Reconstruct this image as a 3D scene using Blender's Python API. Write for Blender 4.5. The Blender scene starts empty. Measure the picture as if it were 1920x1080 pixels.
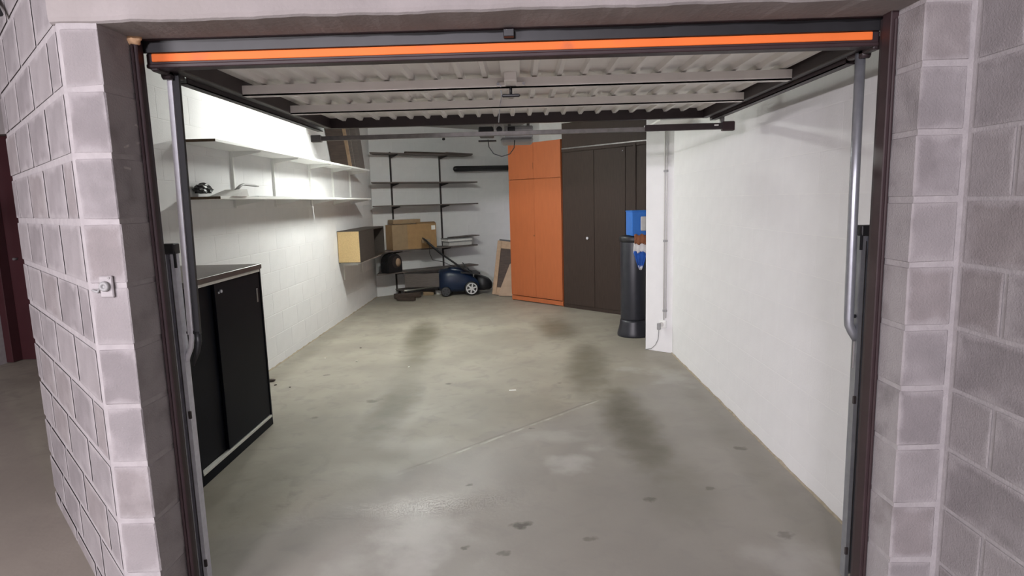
import bpy, bmesh, math, random
from mathutils import Matrix, Vector
random.seed(7)
C = bpy.context.scene
COL = C.collection

# ---------------------------------------------------------------- camera
cam_d = bpy.data.cameras.new('camera'); cam = bpy.data.objects.new('camera', cam_d); COL.objects.link(cam)
cam_d.sensor_width = 36.0; cam_d.lens = 21.6; cam_d.clip_start = 0.05; cam_d.clip_end = 100
right = Vector((0.99957864, 0.01031089, -0.02713367))
up = Vector((0.02539963, 0.14177471, 0.98957303))
back = -Vector((-0.01405024, 0.98984525, -0.14145308))
cam.matrix_world = Matrix(((right.x, up.x, back.x, 0), (right.y, up.y, back.y, 0), (right.z, up.z, back.z, 1.5), (0, 0, 0, 1)))
C.camera = cam

# ---------------------------------------------------------------- world, view, large lights
w = bpy.data.worlds.new('world'); C.world = w; w.use_nodes = True
w.node_tree.nodes['Background'].inputs[0].default_value = (0.5, 0.5, 0.55, 1)
w.node_tree.nodes['Background'].inputs[1].default_value = 0.3
C.view_settings.view_transform = 'Standard'; C.view_settings.look = 'None'
C.view_settings.gamma = 1.0; C.view_settings.use_curve_mapping = False
C.view_settings.exposure = 1.0

def area(name, loc, size, size_y, power, color, target=None, rz=0):
    l = bpy.data.lights.new(name, 'AREA'); l.shape = 'RECTANGLE'; l.size = size; l.size_y = size_y
    l.energy = power; l.color = color
    o = bpy.data.objects.new(name, l); COL.objects.link(o); o.location = loc
    if target is not None:
        o.rotation_euler = (Vector(target) - Vector(loc)).to_track_quat('-Z', 'Y').to_euler()
    else:
        o.rotation_euler = (0, 0, rz)
    return o
# corridor ceiling tubes (behind the camera), an added near fill, then garage light settings
area('corridor_light', (-1.45, -6.5, 2.42), 1.2, 0.20, 310, (0.97, 0.91, 1.0), target=(-1.0, 1.0, 0.9))
area('corridor_fill_near', (-2.9, -1.6, 1.95), 0.9, 0.12, 80, (1.0, 0.94, 0.985), target=(-1.7, 1.4, 0.2))  # made-up fill, added to brighten the left pier
area('corridor_light_far', (-5.6, 1.5, 2.62), 1.2, 0.12, 14, (1.0, 0.92, 0.93))
LAMP = (-1.10, 6.88, 2.50); LAMP_STRENGTH = 175.0; FILL_STRENGTH = 60.0; LAMP_COLOR = (0.97, 1.0, 0.94)  # the second strength drives the added wall fill

# ---------------------------------------------------------------- helpers
def nodes(m):
    m.use_nodes = True; nt = m.node_tree; return nt, nt.nodes['Principled BSDF']
def mat(name, col, rough=0.6, metal=0.0, var=0.08, scale=30.0, bump=0.0, bscale=None, spec=0.5, dirt=None, dscale=3.0, dlo=0.5, dhi=0.7, stretch=None):
    """procedural surface: base colour with noise variation, optional blotches of a second colour and fine bump"""
    m = bpy.data.materials.new(name); nt, b = nodes(m); N = nt.nodes; L = nt.links
    tc = N.new('ShaderNodeTexCoord'); src = tc.outputs['Object']
    if stretch:
        mp = N.new('ShaderNodeMapping'); mp.inputs['Scale'].default_value = stretch; L.new(src, mp.inputs[0]); src = mp.outputs[0]
    nz = N.new('ShaderNodeTexNoise'); nz.inputs['Scale'].default_value = scale; nz.inputs['Detail'].default_value = 4
    L.new(src, nz.inputs['Vector'])
    r = N.new('ShaderNodeValToRGB'); r.color_ramp.elements[0].position = .3; r.color_ramp.elements[1].position = .7
    r.color_ramp.elements[0].color = tuple(c * (1 - var) for c in col) + (1,)
    r.color_ramp.elements[1].color = tuple(min(1, c * (1 + var)) for c in col) + (1,)
    L.new(nz.outputs['Fac'], r.inputs[0]); out = r.outputs[0]
    if dirt:
        n2 = N.new('ShaderNodeTexNoise'); n2.inputs['Scale'].default_value = dscale; n2.inputs['Detail'].default_value = 5
        L.new(tc.outputs['Object'], n2.inputs['Vector'])
        mr = N.new('ShaderNodeMapRange'); mr.inputs[1].default_value = dlo; mr.inputs[2].default_value = dhi
        L.new(n2.outputs['Fac'], mr.inputs[0])
        mx = N.new('ShaderNodeMixRGB'); mx.inputs[2].default_value = dirt + (1,)
        L.new(mr.outputs[0], mx.inputs[0]); L.new(out, mx.inputs[1]); out = mx.outputs[0]
    L.new(out, b.inputs['Base Color'])
    b.inputs['Roughness'].default_value = rough; b.inputs['Metallic'].default_value = metal
    b.inputs['Specular IOR Level'].default_value = spec
    if bump:
        bn = N.new('ShaderNodeTexNoise'); bn.inputs['Scale'].default_value = bscale or scale * 3; bn.inputs['Detail'].default_value = 5
        L.new(tc.outputs['Object'], bn.inputs['Vector'])
        bp = N.new('ShaderNodeBump'); bp.inputs['Strength'].default_value = bump; bp.inputs['Distance'].default_value = 0.004
        L.new(bn.outputs['Fac'], bp.inputs['Height']); L.new(bp.outputs[0], b.inputs['Normal'])
    return m

def quadbox(bm, co):
    v = [bm.verts.new(c) for c in co]
    for f in ((0, 3, 2, 1), (4, 5, 6, 7), (0, 1, 5, 4), (1, 2, 6, 5), (2, 3, 7, 6), (3, 0, 4, 7)):
        bm.faces.new([v[i] for i in f])
def bx(bm, x0, x1, y0, y1, z0, z1, bev=0.0, seg=1):
    t = bmesh.new()
    quadbox(t, [(x0, y0, z0), (x1, y0, z0), (x1, y1, z0), (x0, y1, z0), (x0, y0, z1), (x1, y0, z1), (x1, y1, z1), (x0, y1, z1)])
    if bev: bmesh.ops.bevel(t, geom=list(t.edges), offset=bev, segments=seg, affect='EDGES', profile=.5)
    merge(bm, t)
def merge(bm, t, M=None):
    if M is not None: bmesh.ops.transform(t, matrix=M, verts=t.verts)
    me = bpy.data.meshes.new('tmp'); t.to_mesh(me); t.free(); bm.from_mesh(me); bpy.data.meshes.remove(me)
def prism(bm, pts, z0, z1, bev=0.0):
    """vertical prism over a footprint"""
    t = bmesh.new(); n = len(pts)
    a = [t.verts.new((p[0], p[1], z0)) for p in pts]; b = [t.verts.new((p[0], p[1], z1)) for p in pts]
    t.faces.new(a[::-1]); t.faces.new(b)
    for i in range(n): t.faces.new((a[i], a[(i + 1) % n], b[(i + 1) % n], b[i]))
    bmesh.ops.recalc_face_normals(t, faces=t.faces)
    if bev: bmesh.ops.bevel(t, geom=list(t.edges), offset=bev, segments=1, affect='EDGES')
    merge(bm, t)
def tube(bm, pts, r, seg=10, cap=True, flat=1.0):
    """swept tube through points; r number or list"""
    P = [Vector(p) for p in pts]; n = len(P); rr = r if isinstance(r, (list, tuple)) else [r] * n
    rings = []; pn = None
    for i in range(n):
        d = (P[min(i + 1, n - 1)] - P[max(i - 1, 0)]).normalized()
        if pn is None:
            h = Vector((0, 0, 1)) if abs(d.z) < .9 else Vector((1, 0, 0)); u = d.cross(h).normalized()
        else:
            u = (pn - d * pn.dot(d)).normalized()
        v = d.cross(u); pn = u
        rings.append([bm.verts.new(P[i] + (u * math.cos(2 * math.pi * k / seg) + v * math.sin(2 * math.pi * k / seg) * flat) * rr[i]) for k in range(seg)])
    for i in range(n - 1):
        for k in range(seg):
            f = bm.faces.new((rings[i][k], rings[i][(k + 1) % seg], rings[i + 1][(k + 1) % seg], rings[i + 1][k])); f.smooth = True
    if cap:
        bm.faces.new(rings[0][::-1]); bm.faces.new(rings[-1])
def cyl(bm, a, b, r, seg=16, r2=None): tube(bm, [a, b], [r, r if r2 is None else r2], seg)
def lathe(bm, prof, seg=24, M=None):
    t = bmesh.new(); rings = []
    for (r, z) in prof:
        rings.append([t.verts.new((r * math.cos(2 * math.pi * k / seg), r * math.sin(2 * math.pi * k / seg), z)) for k in range(seg)])
    for i in range(len(prof) - 1):
        for k in range(seg):
            f = t.faces.new((rings[i][k], rings[i][(k + 1) % seg], rings[i + 1][(k + 1) % seg], rings[i + 1][k])); f.smooth = True
    t.faces.new(rings[0][::-1]); t.faces.new(rings[-1])
    merge(bm, t, M)
def obj(name, bm, m, parent=None, loc=None, rot=None, label=None):
    bmesh.ops.recalc_face_normals(bm, faces=bm.faces)
    me = bpy.data.meshes.new(name); bm.to_mesh(me); bm.free()
    if m: me.materials.append(m)
    o = bpy.data.objects.new(name, me); COL.objects.link(o)
    if parent: o.parent = parent
    if loc: o.location = loc
    if rot: o.rotation_euler = rot
    if label: o['label'] = label
    return o
def box(name, m, parent, *d, bev=0.0, label=None, **k):
    bm = bmesh.new(); bx(bm, *d, bev=bev); return obj(name, bm, m, parent, label=label, **k)
def thing(name, label, cat, loc=(0, 0, 0), rz=0.0, group=None):
    o = bpy.data.objects.new(name, None); COL.objects.link(o); o.location = loc; o.rotation_euler = (0, 0, rz)
    o.empty_display_size = .1; o['label'] = label; o['category'] = cat
    if group: o['group'] = group
    return o
def tag(o, label, cat, group=None):
    o['label'] = label; o['category'] = cat
    if group: o['group'] = group
    return o
def struct(name, bm, m, label=None, cat=None):
    o = obj(name, bm, m); o['kind'] = 'structure'
    o['label'] = label or name.replace('_', ' '); o['category'] = cat or name.split('_')[0]
    return o

# ---------------------------------------------------------------- materials
M_block = [mat('block_%d' % i, c, .92, var=.10, scale=9, bump=.6, bscale=160, spec=.2, dirt=d, dscale=4.5, dlo=.52, dhi=.78)
           for i, (c, d) in enumerate([((.25, .232, .236), (.32, .30, .305)), ((.228, .210, .214), (.30, .28, .285)), ((.275, .255, .258), (.24, .22, .22)), ((.245, .222, .222), (.31, .29, .285))])]
def smear(m, col=(.35, .328, .332)):
    nt = m.node_tree; N = nt.nodes; L = nt.links; b = N['Principled BSDF']
    src = b.inputs['Base Color'].links[0].from_socket
    tc = N.new('ShaderNodeTexCoord'); sep = N.new('ShaderNodeSeparateXYZ'); L.new(tc.outputs['Generated'], sep.inputs[0])
    def e(o):
        a = N.new('ShaderNodeMath'); a.operation = 'SUBTRACT'; L.new(o, a.inputs[0]); a.inputs[1].default_value = .5
        c = N.new('ShaderNodeMath'); c.operation = 'ABSOLUTE'; L.new(a.outputs[0], c.inputs[0]); return c.outputs[0]
    mx = N.new('ShaderNodeMath'); mx.operation = 'MAXIMUM'; L.new(e(sep.outputs[0]), mx.inputs[0]); L.new(e(sep.outputs[2]), mx.inputs[1])
    n = N.new('ShaderNodeTexNoise'); n.inputs['Scale'].default_value = 9; n.inputs['Detail'].default_value = 5; L.new(tc.outputs['Object'], n.inputs['Vector'])
    oi = N.new('ShaderNodeObjectInfo'); ad = N.new('ShaderNodeVectorMath'); ad.operation = 'ADD'
    L.new(tc.outputs['Object'], ad.inputs[0]); L.new(oi.outputs['Location'], ad.inputs[1]); L.new(ad.outputs[0], n.inputs['Vector'])
    md = N.new('ShaderNodeMath'); md.operation = 'MULTIPLY_ADD'; L.new(n.outputs['Fac'], md.inputs[0]); md.inputs[1].default_value = .42; L.new(mx.outputs[0], md.inputs[2])
    r = N.new('ShaderNodeMapRange'); r.interpolation_type = 'SMOOTHSTEP'; r.inputs[1].default_value = .58; r.inputs[2].default_value = .74; r.inputs[4].default_value = .8; L.new(md.outputs[0], r.inputs[0])
    k = N.new('ShaderNodeMixRGB'); L.new(r.outputs[0], k.inputs[0]); L.new(src, k.inputs[1]); k.inputs[2].default_value = col + (1,)
    L.new(k.outputs[0], b.inputs['Base Color'])
for _m in M_block: smear(_m)
M_mortar = mat('mortar', (.36, .338, .342), .95, var=.08, scale=25, bump=.5, bscale=120, spec=.2)
M_conc = mat('lintel_concrete', (.31, .285, .28), .9, var=.10, scale=6, bump=.5, bscale=60, spec=.2, dirt=(.29, .265, .255), dscale=2.5)
M_white = [mat('white_painted_block_%d' % i, c, .8, var=.02, scale=8, bump=.25, bscale=90, spec=.25, dirt=(.72, .715, .70), dscale=2.2, dlo=.62, dhi=.9) for i, c in enumerate([(.745, .74, .745), (.73, .727, .733)])]
M_whitej = mat('white_painted_joint', (.78, .775, .77), .85, var=.03, scale=20, spec=.2)
M_ceil = mat('ceiling_concrete', (.42, .40, .39), .9, var=.08, scale=5)
M_brown = mat('dark_brown_steel', (.036, .021, .023), .5, metal=0.0, var=.15, scale=14, spec=.35)
M_brown2 = mat('brown_door_steel', (.030, .020, .022), .45, var=.15, scale=14)
M_orange_strip = mat('orange_strip', (.84, .175, .030), .7, var=.08, scale=5, dirt=(.50, .13, .05), dscale=9, dlo=.6, dhi=.8)
M_sheet = mat('galvanised_white_sheet', (.86, .83, .79), .45, var=.06, scale=4, spec=.4)
M_beam = mat('light_grey_beam', (.84, .81, .77), .5, var=.05, scale=6)
M_galv = mat('galvanised_steel', (.60, .61, .67), .45, metal=.2, var=.10, scale=40)
M_galvl = mat('lit_zinc_bar', (.86, .87, .93), .4, metal=.05, var=.06, scale=30)
M_galvt = mat('zinc_tube', (.34, .35, .38), .35, metal=.7, var=.08, scale=30)
M_galvd = mat('dull_steel', (.22, .21, .21), .45, metal=.6, var=.15, scale=30)
M_black = mat('black_plastic', (.012, .012, .014), .45, var=.2, scale=20)
M_shelfw = mat('white_melamine', (.80, .80, .78), .5, var=.02, scale=8)
M_edge = mat('brown_chipboard_edge', (.10, .065, .035), .8, var=.2, scale=60)
M_shelfd = mat('dark_grey_brown_board', (.115, .095, .088), .6, var=.15, scale=12, stretch=(1, 6, 6))
M_boxd = mat('dark_brown_board', (.055, .043, .036), .6, var=.15, scale=12, stretch=(6, 1, 6))
M_upr = mat('dark_steel_upright', (.035, .028, .028), .5, var=.1)
M_cabblack = mat('black_laminate', (.0045, .0055, .010), .45, var=.12, scale=5, spec=.08)
M_cabtop = mat('dark_brown_laminate', (.085, .07, .066), .35, var=.1, scale=10)
M_alu = mat('brushed_aluminium_strip', (.70, .70, .66), .45, metal=.1, var=.05)
M_orange = mat('orange_brown_laminate', (.40, .112, .038), .5, var=.05, scale=10, stretch=(3, 3, .4))
M_dark = mat('dark_wenge_laminate', (.040, .027, .022), .6, spec=.25, var=.16, scale=22, stretch=(4, 4, .3))
M_beige = mat('beige_chipboard', (.56, .40, .20), .8, var=.10, scale=60)
M_card = mat('corrugated_cardboard', (.36, .22, .105), .85, var=.08, scale=12)
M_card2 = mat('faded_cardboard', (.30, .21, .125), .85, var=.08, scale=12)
M_blue = mat('blue_plastic', (.035, .17, .55), .4, var=.05)
M_mblue = mat('dark_blue_mower_plastic', (.006, .016, .045), .35, var=.15, scale=8)
M_bin = mat('dark_grey_plastic', (.020, .021, .028), .40, var=.15, scale=14)
M_cloth = mat('blue_cloth', (.02, .10, .42), .9, var=.15, scale=20, bump=.4)
M_rust = mat('rust_brown_cloth', (.26, .10, .045), .9, var=.15, scale=20, bump=.4)
M_wcloth = mat('white_cloth', (.75, .74, .72), .9, var=.05, bump=.3)
M_grey = mat('grey_plastic', (.30, .30, .30), .5, var=.06)
M_lgrey = mat('light_grey_plastic', (.55, .54, .52), .5, var=.05)
M_foam = mat('expanding_foam', (.66, .42, .24), .9, var=.1, scale=30, bump=.8, bscale=50)
M_maroon = mat('maroon_door_paint', (.050, .015, .018), .35, var=.08, scale=6)
M_wood = mat('old_wood', (.055, .036, .028), .7, var=.25, scale=9, stretch=(1, 5, 5))
M_tan = mat('tan_frame_wood', (.34, .23, .15), .7, var=.15, scale=20)
M_paper = mat('crumpled_brown_paper', (.36, .26, .19), .9, var=.1, scale=10, bump=.5, bscale=20)
M_litter = mat('white_scrap', (.85, .84, .80), .8, var=.02)
M_chalk = mat('chalk_mark', (.42, .38, .38), .95, var=.2, scale=60)
M_wheel = mat('silver_plastic', (.55, .55, .55), .4, var=.05)
M_grey2 = mat('dull_dark_hub', (.05, .05, .055), .5)
M_key = mat('weathered_grey_metal', (.34, .32, .325), .6, var=.08)
M_dust = mat('beige_dust', (.34, .29, .22), .95, var=.15, scale=30)
M_cream = mat('cream_wall_paint', (.70, .68, .64), .8)

# floor: worn concrete, tyre tracks, oil spots, crack
def floor_material():
    m = bpy.data.materials.new('worn_concrete_floor'); nt, b = nodes(m); N = nt.nodes; L = nt.links
    tc = N.new('ShaderNodeTexCoord')
    sep = N.new('ShaderNodeSeparateXYZ'); L.new(tc.outputs['Object'], sep.inputs[0])
    def noise(s, d=5, vec=None, dist=0.0):
        n = N.new('ShaderNodeTexNoise'); n.inputs['Scale'].default_value = s; n.inputs['Detail'].default_value = d
        n.inputs['Distortion'].default_value = dist
        L.new(vec or tc.outputs['Object'], n.inputs['Vector']); return n.outputs['Fac']
    def mr(x, a, bb, c=0.0, d=1.0):
        n = N.new('ShaderNodeMapRange'); n.interpolation_type = 'SMOOTHSTEP'
        for i, v in enumerate((a, bb, c, d)): n.inputs[i + 1].default_value = v
        L.new(x, n.inputs[0]); return n.outputs[0]
    def mth(op, x, y=None, z=None):
        n = N.new('ShaderNodeMath'); n.operation = op
        for i, v in enumerate((x, y, z)):
            if v is None: continue
            if isinstance(v, (int, float)): n.inputs[i].default_value = v
            else: L.new(v, n.inputs[i])
        return n.outputs[0]
    def mix(f, a, bcol):
        n = N.new('ShaderNodeMixRGB'); L.new(f, n.inputs[0])
        if isinstance(a, tuple): n.inputs[1].default_value = a + (1,)
        else: L.new(a, n.inputs[1])
        if isinstance(bcol, tuple): n.inputs[2].default_value = bcol + (1,)
        else: L.new(bcol, n.inputs[2])
        return n.outputs[0]
    X, Y = sep.outputs[0], sep.outputs[1]
    col = mix(mr(noise(1.3, 6), .35, .65), (.270, .245, .203), (.335, .307, .254))
    col = mix(mth('MULTIPLY', mr(noise(7, 7, dist=.8), .48, .70), .6), col, (.235, .215, .183))
    col = mix(mth('MULTIPLY', mr(noise(120, 3), .55, .8), .35), col, (.25, .23, .20))
    # bottom-front of the garage is greyer concrete, split by an oblique joint
    jl = mth('ADD', mth('MULTIPLY', X, -.683), mth('MULTIPLY', mth('SUBTRACT', Y, 3.94), .730))    # signed distance to the joint line
    wob = mth('MULTIPLY', mth('SUBTRACT', noise(2.2, 4), .5), .5)
    near = mr(mth('ADD', jl, wob), .10, -.20)
    col = mix(mth('MULTIPLY', near, .55), col, (.285, .268, .255))
    # soft tyre marks, painted left-jamb shade, darker floor at cabinet and wall feet
    def blob(cx, cy, rx, ry, rot, amt, c, rough=.35, base=None, ns=5.5):
        dx, dy = mth('SUBTRACT', X, cx), mth('SUBTRACT', Y, cy)
        ca, sa = math.cos(rot), math.sin(rot)
        u = mth('DIVIDE', mth('ADD', mth('MULTIPLY', dx, ca), mth('MULTIPLY', dy, sa)), rx)
        v = mth('DIVIDE', mth('ADD', mth('MULTIPLY', dx, -sa), mth('MULTIPLY', dy, ca)), ry)
        d = mth('ADD', mth('MULTIPLY', u, u), mth('MULTIPLY', v, v))
        d = mth('ADD', d, mth('MULTIPLY', mth('SUBTRACT', noise(ns, 5), .5), rough * 4))
        return mix(mth('MULTIPLY', mr(d, 1.0 if ns > 6 else 1.35, 0.05 if ns > 6 else -.35), amt), base, c)
    D = (.10, .087, .057)
    for (cx, cy, rx, ry, rot, a) in [(-1.12, 6.7, .22, 1.25, .10, .85), (-.96, 4.35, .19, .75, -.05, .8), (-1.02, 5.2, .14, .9, 0, .22),
                                     (.40, 7.1, .28, .75, .1, .75), (.58, 5.4, .22, 1.0, -.1, .7), (.72, 4.0, .21, .9, .0, .9), (.78, 3.1, .22, .55, 0, .35),
                                     (-1.9, 3.7, .35, .9, 0, .25), (-1.5, 2.8, .3, .7, 0, .3), (1.3, 3.2, .14, 1.5, 0, .25), (1.32, 5.2, .12, .9, 0, .3), (-2.2, 6.4, .12, 2.6, 0, .3)]:
        col = blob(cx, cy, rx, ry, rot, a, D, .3, col)
    for (cx, cy, r, a) in [(-.024, 2.68, .045, .9), (-.30, 3.1, .018, .8), (-1.15, 4.55, .06, .6), (-.1, 2.45, .03, .6), (.62, 2.9, .035, .6), (.28, 2.55, .03, .5), (1.15, 2.55, .04, .6),
                           (-1.75, 5.3, .03, .7), (-.62, 4.95, .03, .7), (-.27, 2.50, .022, .7), (.05, 3.9, .02, .5), (1.28, 3.5, .04, .6), (.95, 3.0, .03, .5), (-1.5, 4.2, .03, .5), (.3, 4.9, .02, .6)]:
        col = blob(cx, cy, r * 1.25, r * .9, .3, a, (.07, .06, .05), .75, col, .9 / r)
    # pale worn patches; the first pair paints in the floor's gloss highlight
    for (cx, cy, rx, ry, a) in [(-.50, 2.62, .24, .36, .55), (-.62, 2.35, .26, .22, .4), (.25, 3.35, .16, .14, .6), (.42, 3.55, .10, .08, .5), (1.25, 5.0, .2, .3, .35), (.95, 5.25, .14, .12, .4), (.15, 3.75, .3, .12, .3), (1.1, 2.35, .2, .2, .4)]:
        col = blob(cx, cy, rx, ry, 0, a, (.50, .485, .455), .9, col)
    # the joint itself
    inx = mth('MULTIPLY', mr(X, -.75, -.55), mr(X, .62, .45))
    jw = mth('ADD', jl, mth('MULTIPLY', mth('SUBTRACT', noise(14, 3), .5), .02))
    line = mth('MULTIPLY', mr(mth('ABSOLUTE', jw), .012, .003), inx)
    col = mix(mth('MULTIPLY', line, .65), col, (.20, .18, .155))
    l2 = mth('MULTIPLY', mr(mth('ABSOLUTE', mth('ADD', jw, .022)), .014, .004), inx)
    col = mix(mth('MULTIPLY', mth('MULTIPLY', l2, .6), mr(noise(7), .4, .6)), col, (.55, .53, .48))
    # corridor floor is browner
    outm = mr(mth('ADD', X, mth('MULTIPLY', Y, 1.0)), .62, .50)   # left of the oblique wall
    outm = mth('MULTIPLY', outm, mr(X, -1.5, -1.7))
    col = mix(mth('MULTIPLY', outm, .6), col, (.26, .225, .20))
    L.new(col, b.inputs['Base Color'])
    rg = mr(noise(2.5, 5), .35, .65, .50, .62); L.new(rg, b.inputs['Roughness'])
    b.inputs['Specular IOR Level'].default_value = .55
    bp = N.new('ShaderNodeBump'); bp.inputs['Strength'].default_value = .2; bp.inputs['Distance'].default_value = .004
    L.new(mth('SUBTRACT', noise(35, 6), mth('MULTIPLY', line, 1.5)), bp.inputs['Height']); L.new(bp.outputs[0], b.inputs['Normal'])
    return m
M_floor = floor_material()

# ---------------------------------------------------------------- room shell
CZ = 2.75
bm = bmesh.new(); bx(bm, -10, 3.2, -9, 13, -.1, 0); struct('floor', bm, M_floor, 'worn grey-beige concrete floor with tyre marks', 'floor')
bm = bmesh.new(); bx(bm, -10, 3.2, -9, 13, CZ, CZ + .1); struct('ceiling', bm, M_ceil, 'bare concrete ceiling above the garage and corridor', 'ceiling')

_bc = {}
def slab_mesh(L, H, T, m, ch=.0035):
    """one block seen from -Y: face in plane y=-T, back at y=0"""
    ch = min(ch, T - .0003) if False else ch; k = (round(L, 3), round(H, 3), round(T, 4), m.name, ch)
    if k not in _bc:
        b = bmesh.new()
        co = [(0, 0, 0), (L, 0, 0), (L, 0, H), (0, 0, H), (0, -T * .2, 0), (L, -T * .2, 0), (L, -T * .2, H), (0, -T * .2, H),
              (ch, -T, ch), (L - ch, -T, ch), (L - ch, -T, H - ch), (ch, -T, H - ch)]
        v = [b.verts.new(c) for c in co]
        for f in ((0, 1, 5, 4), (1, 2, 6, 5), (2, 3, 7, 6), (3, 0, 4, 7), (4, 5, 9, 8), (5, 6, 10, 9), (6, 7, 11, 10), (7, 4, 8, 11), (8, 9, 10, 11)):
            b.faces.new([v[i] for i in f])
        me = bpy.data.meshes.new('block'); b.to_mesh(me); b.free(); me.materials.append(m); _bc[k] = me
    return _bc[k]
def block_face(parent, a, b, zs, lens, start, mats, T=.006, jt=.012, name='block', zc=None, minlen=.05, ch=.0035):
    """clad the plane a->b (face towards the right-hand side of... -normal) with blocks; returns nothing"""
    a = Vector((a[0], a[1], 0)); b = Vector((b[0], b[1], 0)); d = b - a; L = d.length; ang = math.atan2(d.y, d.x)
    for ci in range(len(zs) - 1):
        z0, z1 = zs[ci], zs[ci + 1]
        edges = [0.0]; x = start[ci % len(start)]
        while x < L - minlen:
            if x > minlen: edges.append(x)
            x += lens
        edges.append(L)
        for i in range(len(edges) - 1):
            x0, x1 = edges[i] + jt / 2, edges[i + 1] - jt / 2
            if x1 - x0 < .02: continue
            me = slab_mesh(x1 - x0, z1 - z0 - jt, T + random.choice((0, .1, .2)) * T, random.choice(mats), ch)
            o = bpy.data.objects.new(name, me); COL.objects.link(o); o.parent = parent
            p = a + d.normalized() * x0; o.location = (p.x, p.y, z0 + jt / 2); o.rotation_euler = (0, 0, ang)

# course heights read from the photograph: joints near z = .09 + .197 k
ZO = [0.0, .088, .285, .479, .676, .873, 1.07, 1.268, 1.468, 1.668, 1.866, 2.047]
r_ = .0025
# --- pier left of the opening with its oblique outer wall
bm = bmesh.new()
prism(bm, [(-1.236 - r_, 1.9 + r_), (-1.36, 1.9 + r_), (-2.44 + .004, 2.98 + .004), (-2.44 + .004, 6.3), (-2.34 - r_, 6.3), (-2.34 - r_, 3.12), (-1.38, 2.12), (-1.236 - r_, 2.12)], 0, CZ)
wl = struct('wall_front_left', bm, M_mortar, 'grey concrete block pier and slanting wall left of the opening', 'wall')
ZO2 = ZO + [2.26, 2.46, CZ]
# corner stack: one block per course wrapping the front face and the reveal
for i in range(len(ZO) - 1):
    b = bmesh.new(); bx(b, -1.352, -1.236, 1.900, 2.105, ZO[i] + .007, ZO[i + 1] - .007, bev=.004)
    for v in b.verts: v.co += Vector([random.uniform(-.0018, .0018) for _ in range(3)])
    obj('block', b, M_block[i % 4], wl)
block_face(wl, (-2.44, 2.98), (-1.36, 1.9), ZO2, .40, [.16, .36], M_block, jt=.024, T=.0018, ch=.006)
# --- pier right of the opening, and corridor wall
bm = bmesh.new()
prism(bm, [(1.2 + r_, 1.9 + r_), (1.35 + r_, 1.9 + r_), (1.385 + r_, -9), (1.6, -9), (1.6, 2.12), (1.2 + r_, 2.12)], 0, CZ)
wr = struct('wall_front_right', bm, M_mortar, 'grey concrete block pier and corridor wall right of the opening', 'wall')
for i in range(len(ZO) - 1):
    b = bmesh.new(); bx(b, 1.2, 1.338, 1.900, 2.105, ZO[i] + .007, ZO[i + 1] - .007, bev=.004)
    for v in b.verts: v.co += Vector([random.uniform(-.0015, .0015) for _ in range(3)])
    obj('block', b, M_block[(i * 3 + 1) % 4], wr)
block_face(wr, (1.35, 1.885), (1.358, -.6), ZO2, .40, [.175, .375], M_block, jt=.014, T=.0018, ch=.006)
# --- lintel beam
bm = bmesh.new(); n_ = 90; prof_ = ((2.12, 2.052), (1.905, 2.052), (1.896, 2.057), (1.892, 2.068), (1.892, 2.25), (1.892, CZ - .002), (2.12, CZ - .002)); rows_ = []
for i in range(n_ + 1):
    x = -1.375 + i * (1.36 + 1.375) / n_; a_ = .0014 * math.sin(i * .31) + .0012 * math.sin(i * .83 + 1) + random.uniform(-.0012, .0012); c_ = .001 * math.sin(i * .4 + 2) + random.uniform(-.0005, .0005)
    rows_.append([bm.verts.new((x, y + (c_ if 0 < k < 5 else 0), z + (a_ if k in (1, 2, 3) else 0))) for k, (y, z) in enumerate(prof_)])
for i in range(n_):
    for k in range(7): bm.faces.new((rows_[i][k], rows_[i + 1][k], rows_[i + 1][(k + 1) % 7], rows_[i][(k + 1) % 7]))
bm.faces.new(rows_[0]); bm.faces.new(rows_[-1][::-1])
struct('trim_1', bm, M_conc, 'rough concrete lintel beam above the garage opening', 'lintel')

# --- painted interior walls, block courses with shallow joints
ZI = [0, .09, .29, .49, .69, .89, 1.09, 1.29, 1.49, 1.69, 1.89, 2.09, 2.29, 2.49, CZ]
def interior_wall(name, a, b, thick, label, blocks=True, mats=M_white, zs=ZI, T=.0010):
    """room side is to the right of a->b when walking (face towards -normal)"""
    A = Vector((a[0], a[1])); B = Vector((b[0], b[1])); d = (B - A).normalized(); n = Vector((-d.y, d.x))
    f = T
    bm = bmesh.new(); prism(bm, [A + n * f, B + n * f, B + n * thick, A + n * thick], 0, CZ)
    o = struct(name, bm, M_whitej, label, 'wall')
    if blocks: block_face(o, A + n * f, B + n * f, zs, .40, [.40, .20], mats, T=T, jt=.003)
    return o
# left wall runs so that its room side faces +X (walk from far to near puts the room on the... )
interior_wall('wall_left', (-2.34, 3.10), (-2.34, 9.88), .1, 'white painted block wall on the left of the garage')
d1 = Vector((.795, .607)); p1 = Vector((-2.336, 9.876)); e1 = p1 + d1 * 2.75
interior_wall('wall_back', p1, e1, .12, 'white block wall at the back behind the dark shelves')
interior_wall('wall_back_side', e1, (.35, 9.72), .12, 'short white wall behind the leaning frames')
interior_wall('wall_back_right', (.35, 9.72), (2.35, 7.70), .12, 'back wall behind the tall wardrobes', blocks=False)
interior_wall('wall_niche', (2.35, 7.72), (2.35, 5.80), .12, 'side wall of the niche behind the white stub wall', blocks=False)
interior_wall('wall_right', (1.44, 5.80), (1.44, 2.12), .14, 'smooth white painted wall on the right of the garage', mats=M_white[:1], T=.0005)
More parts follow.
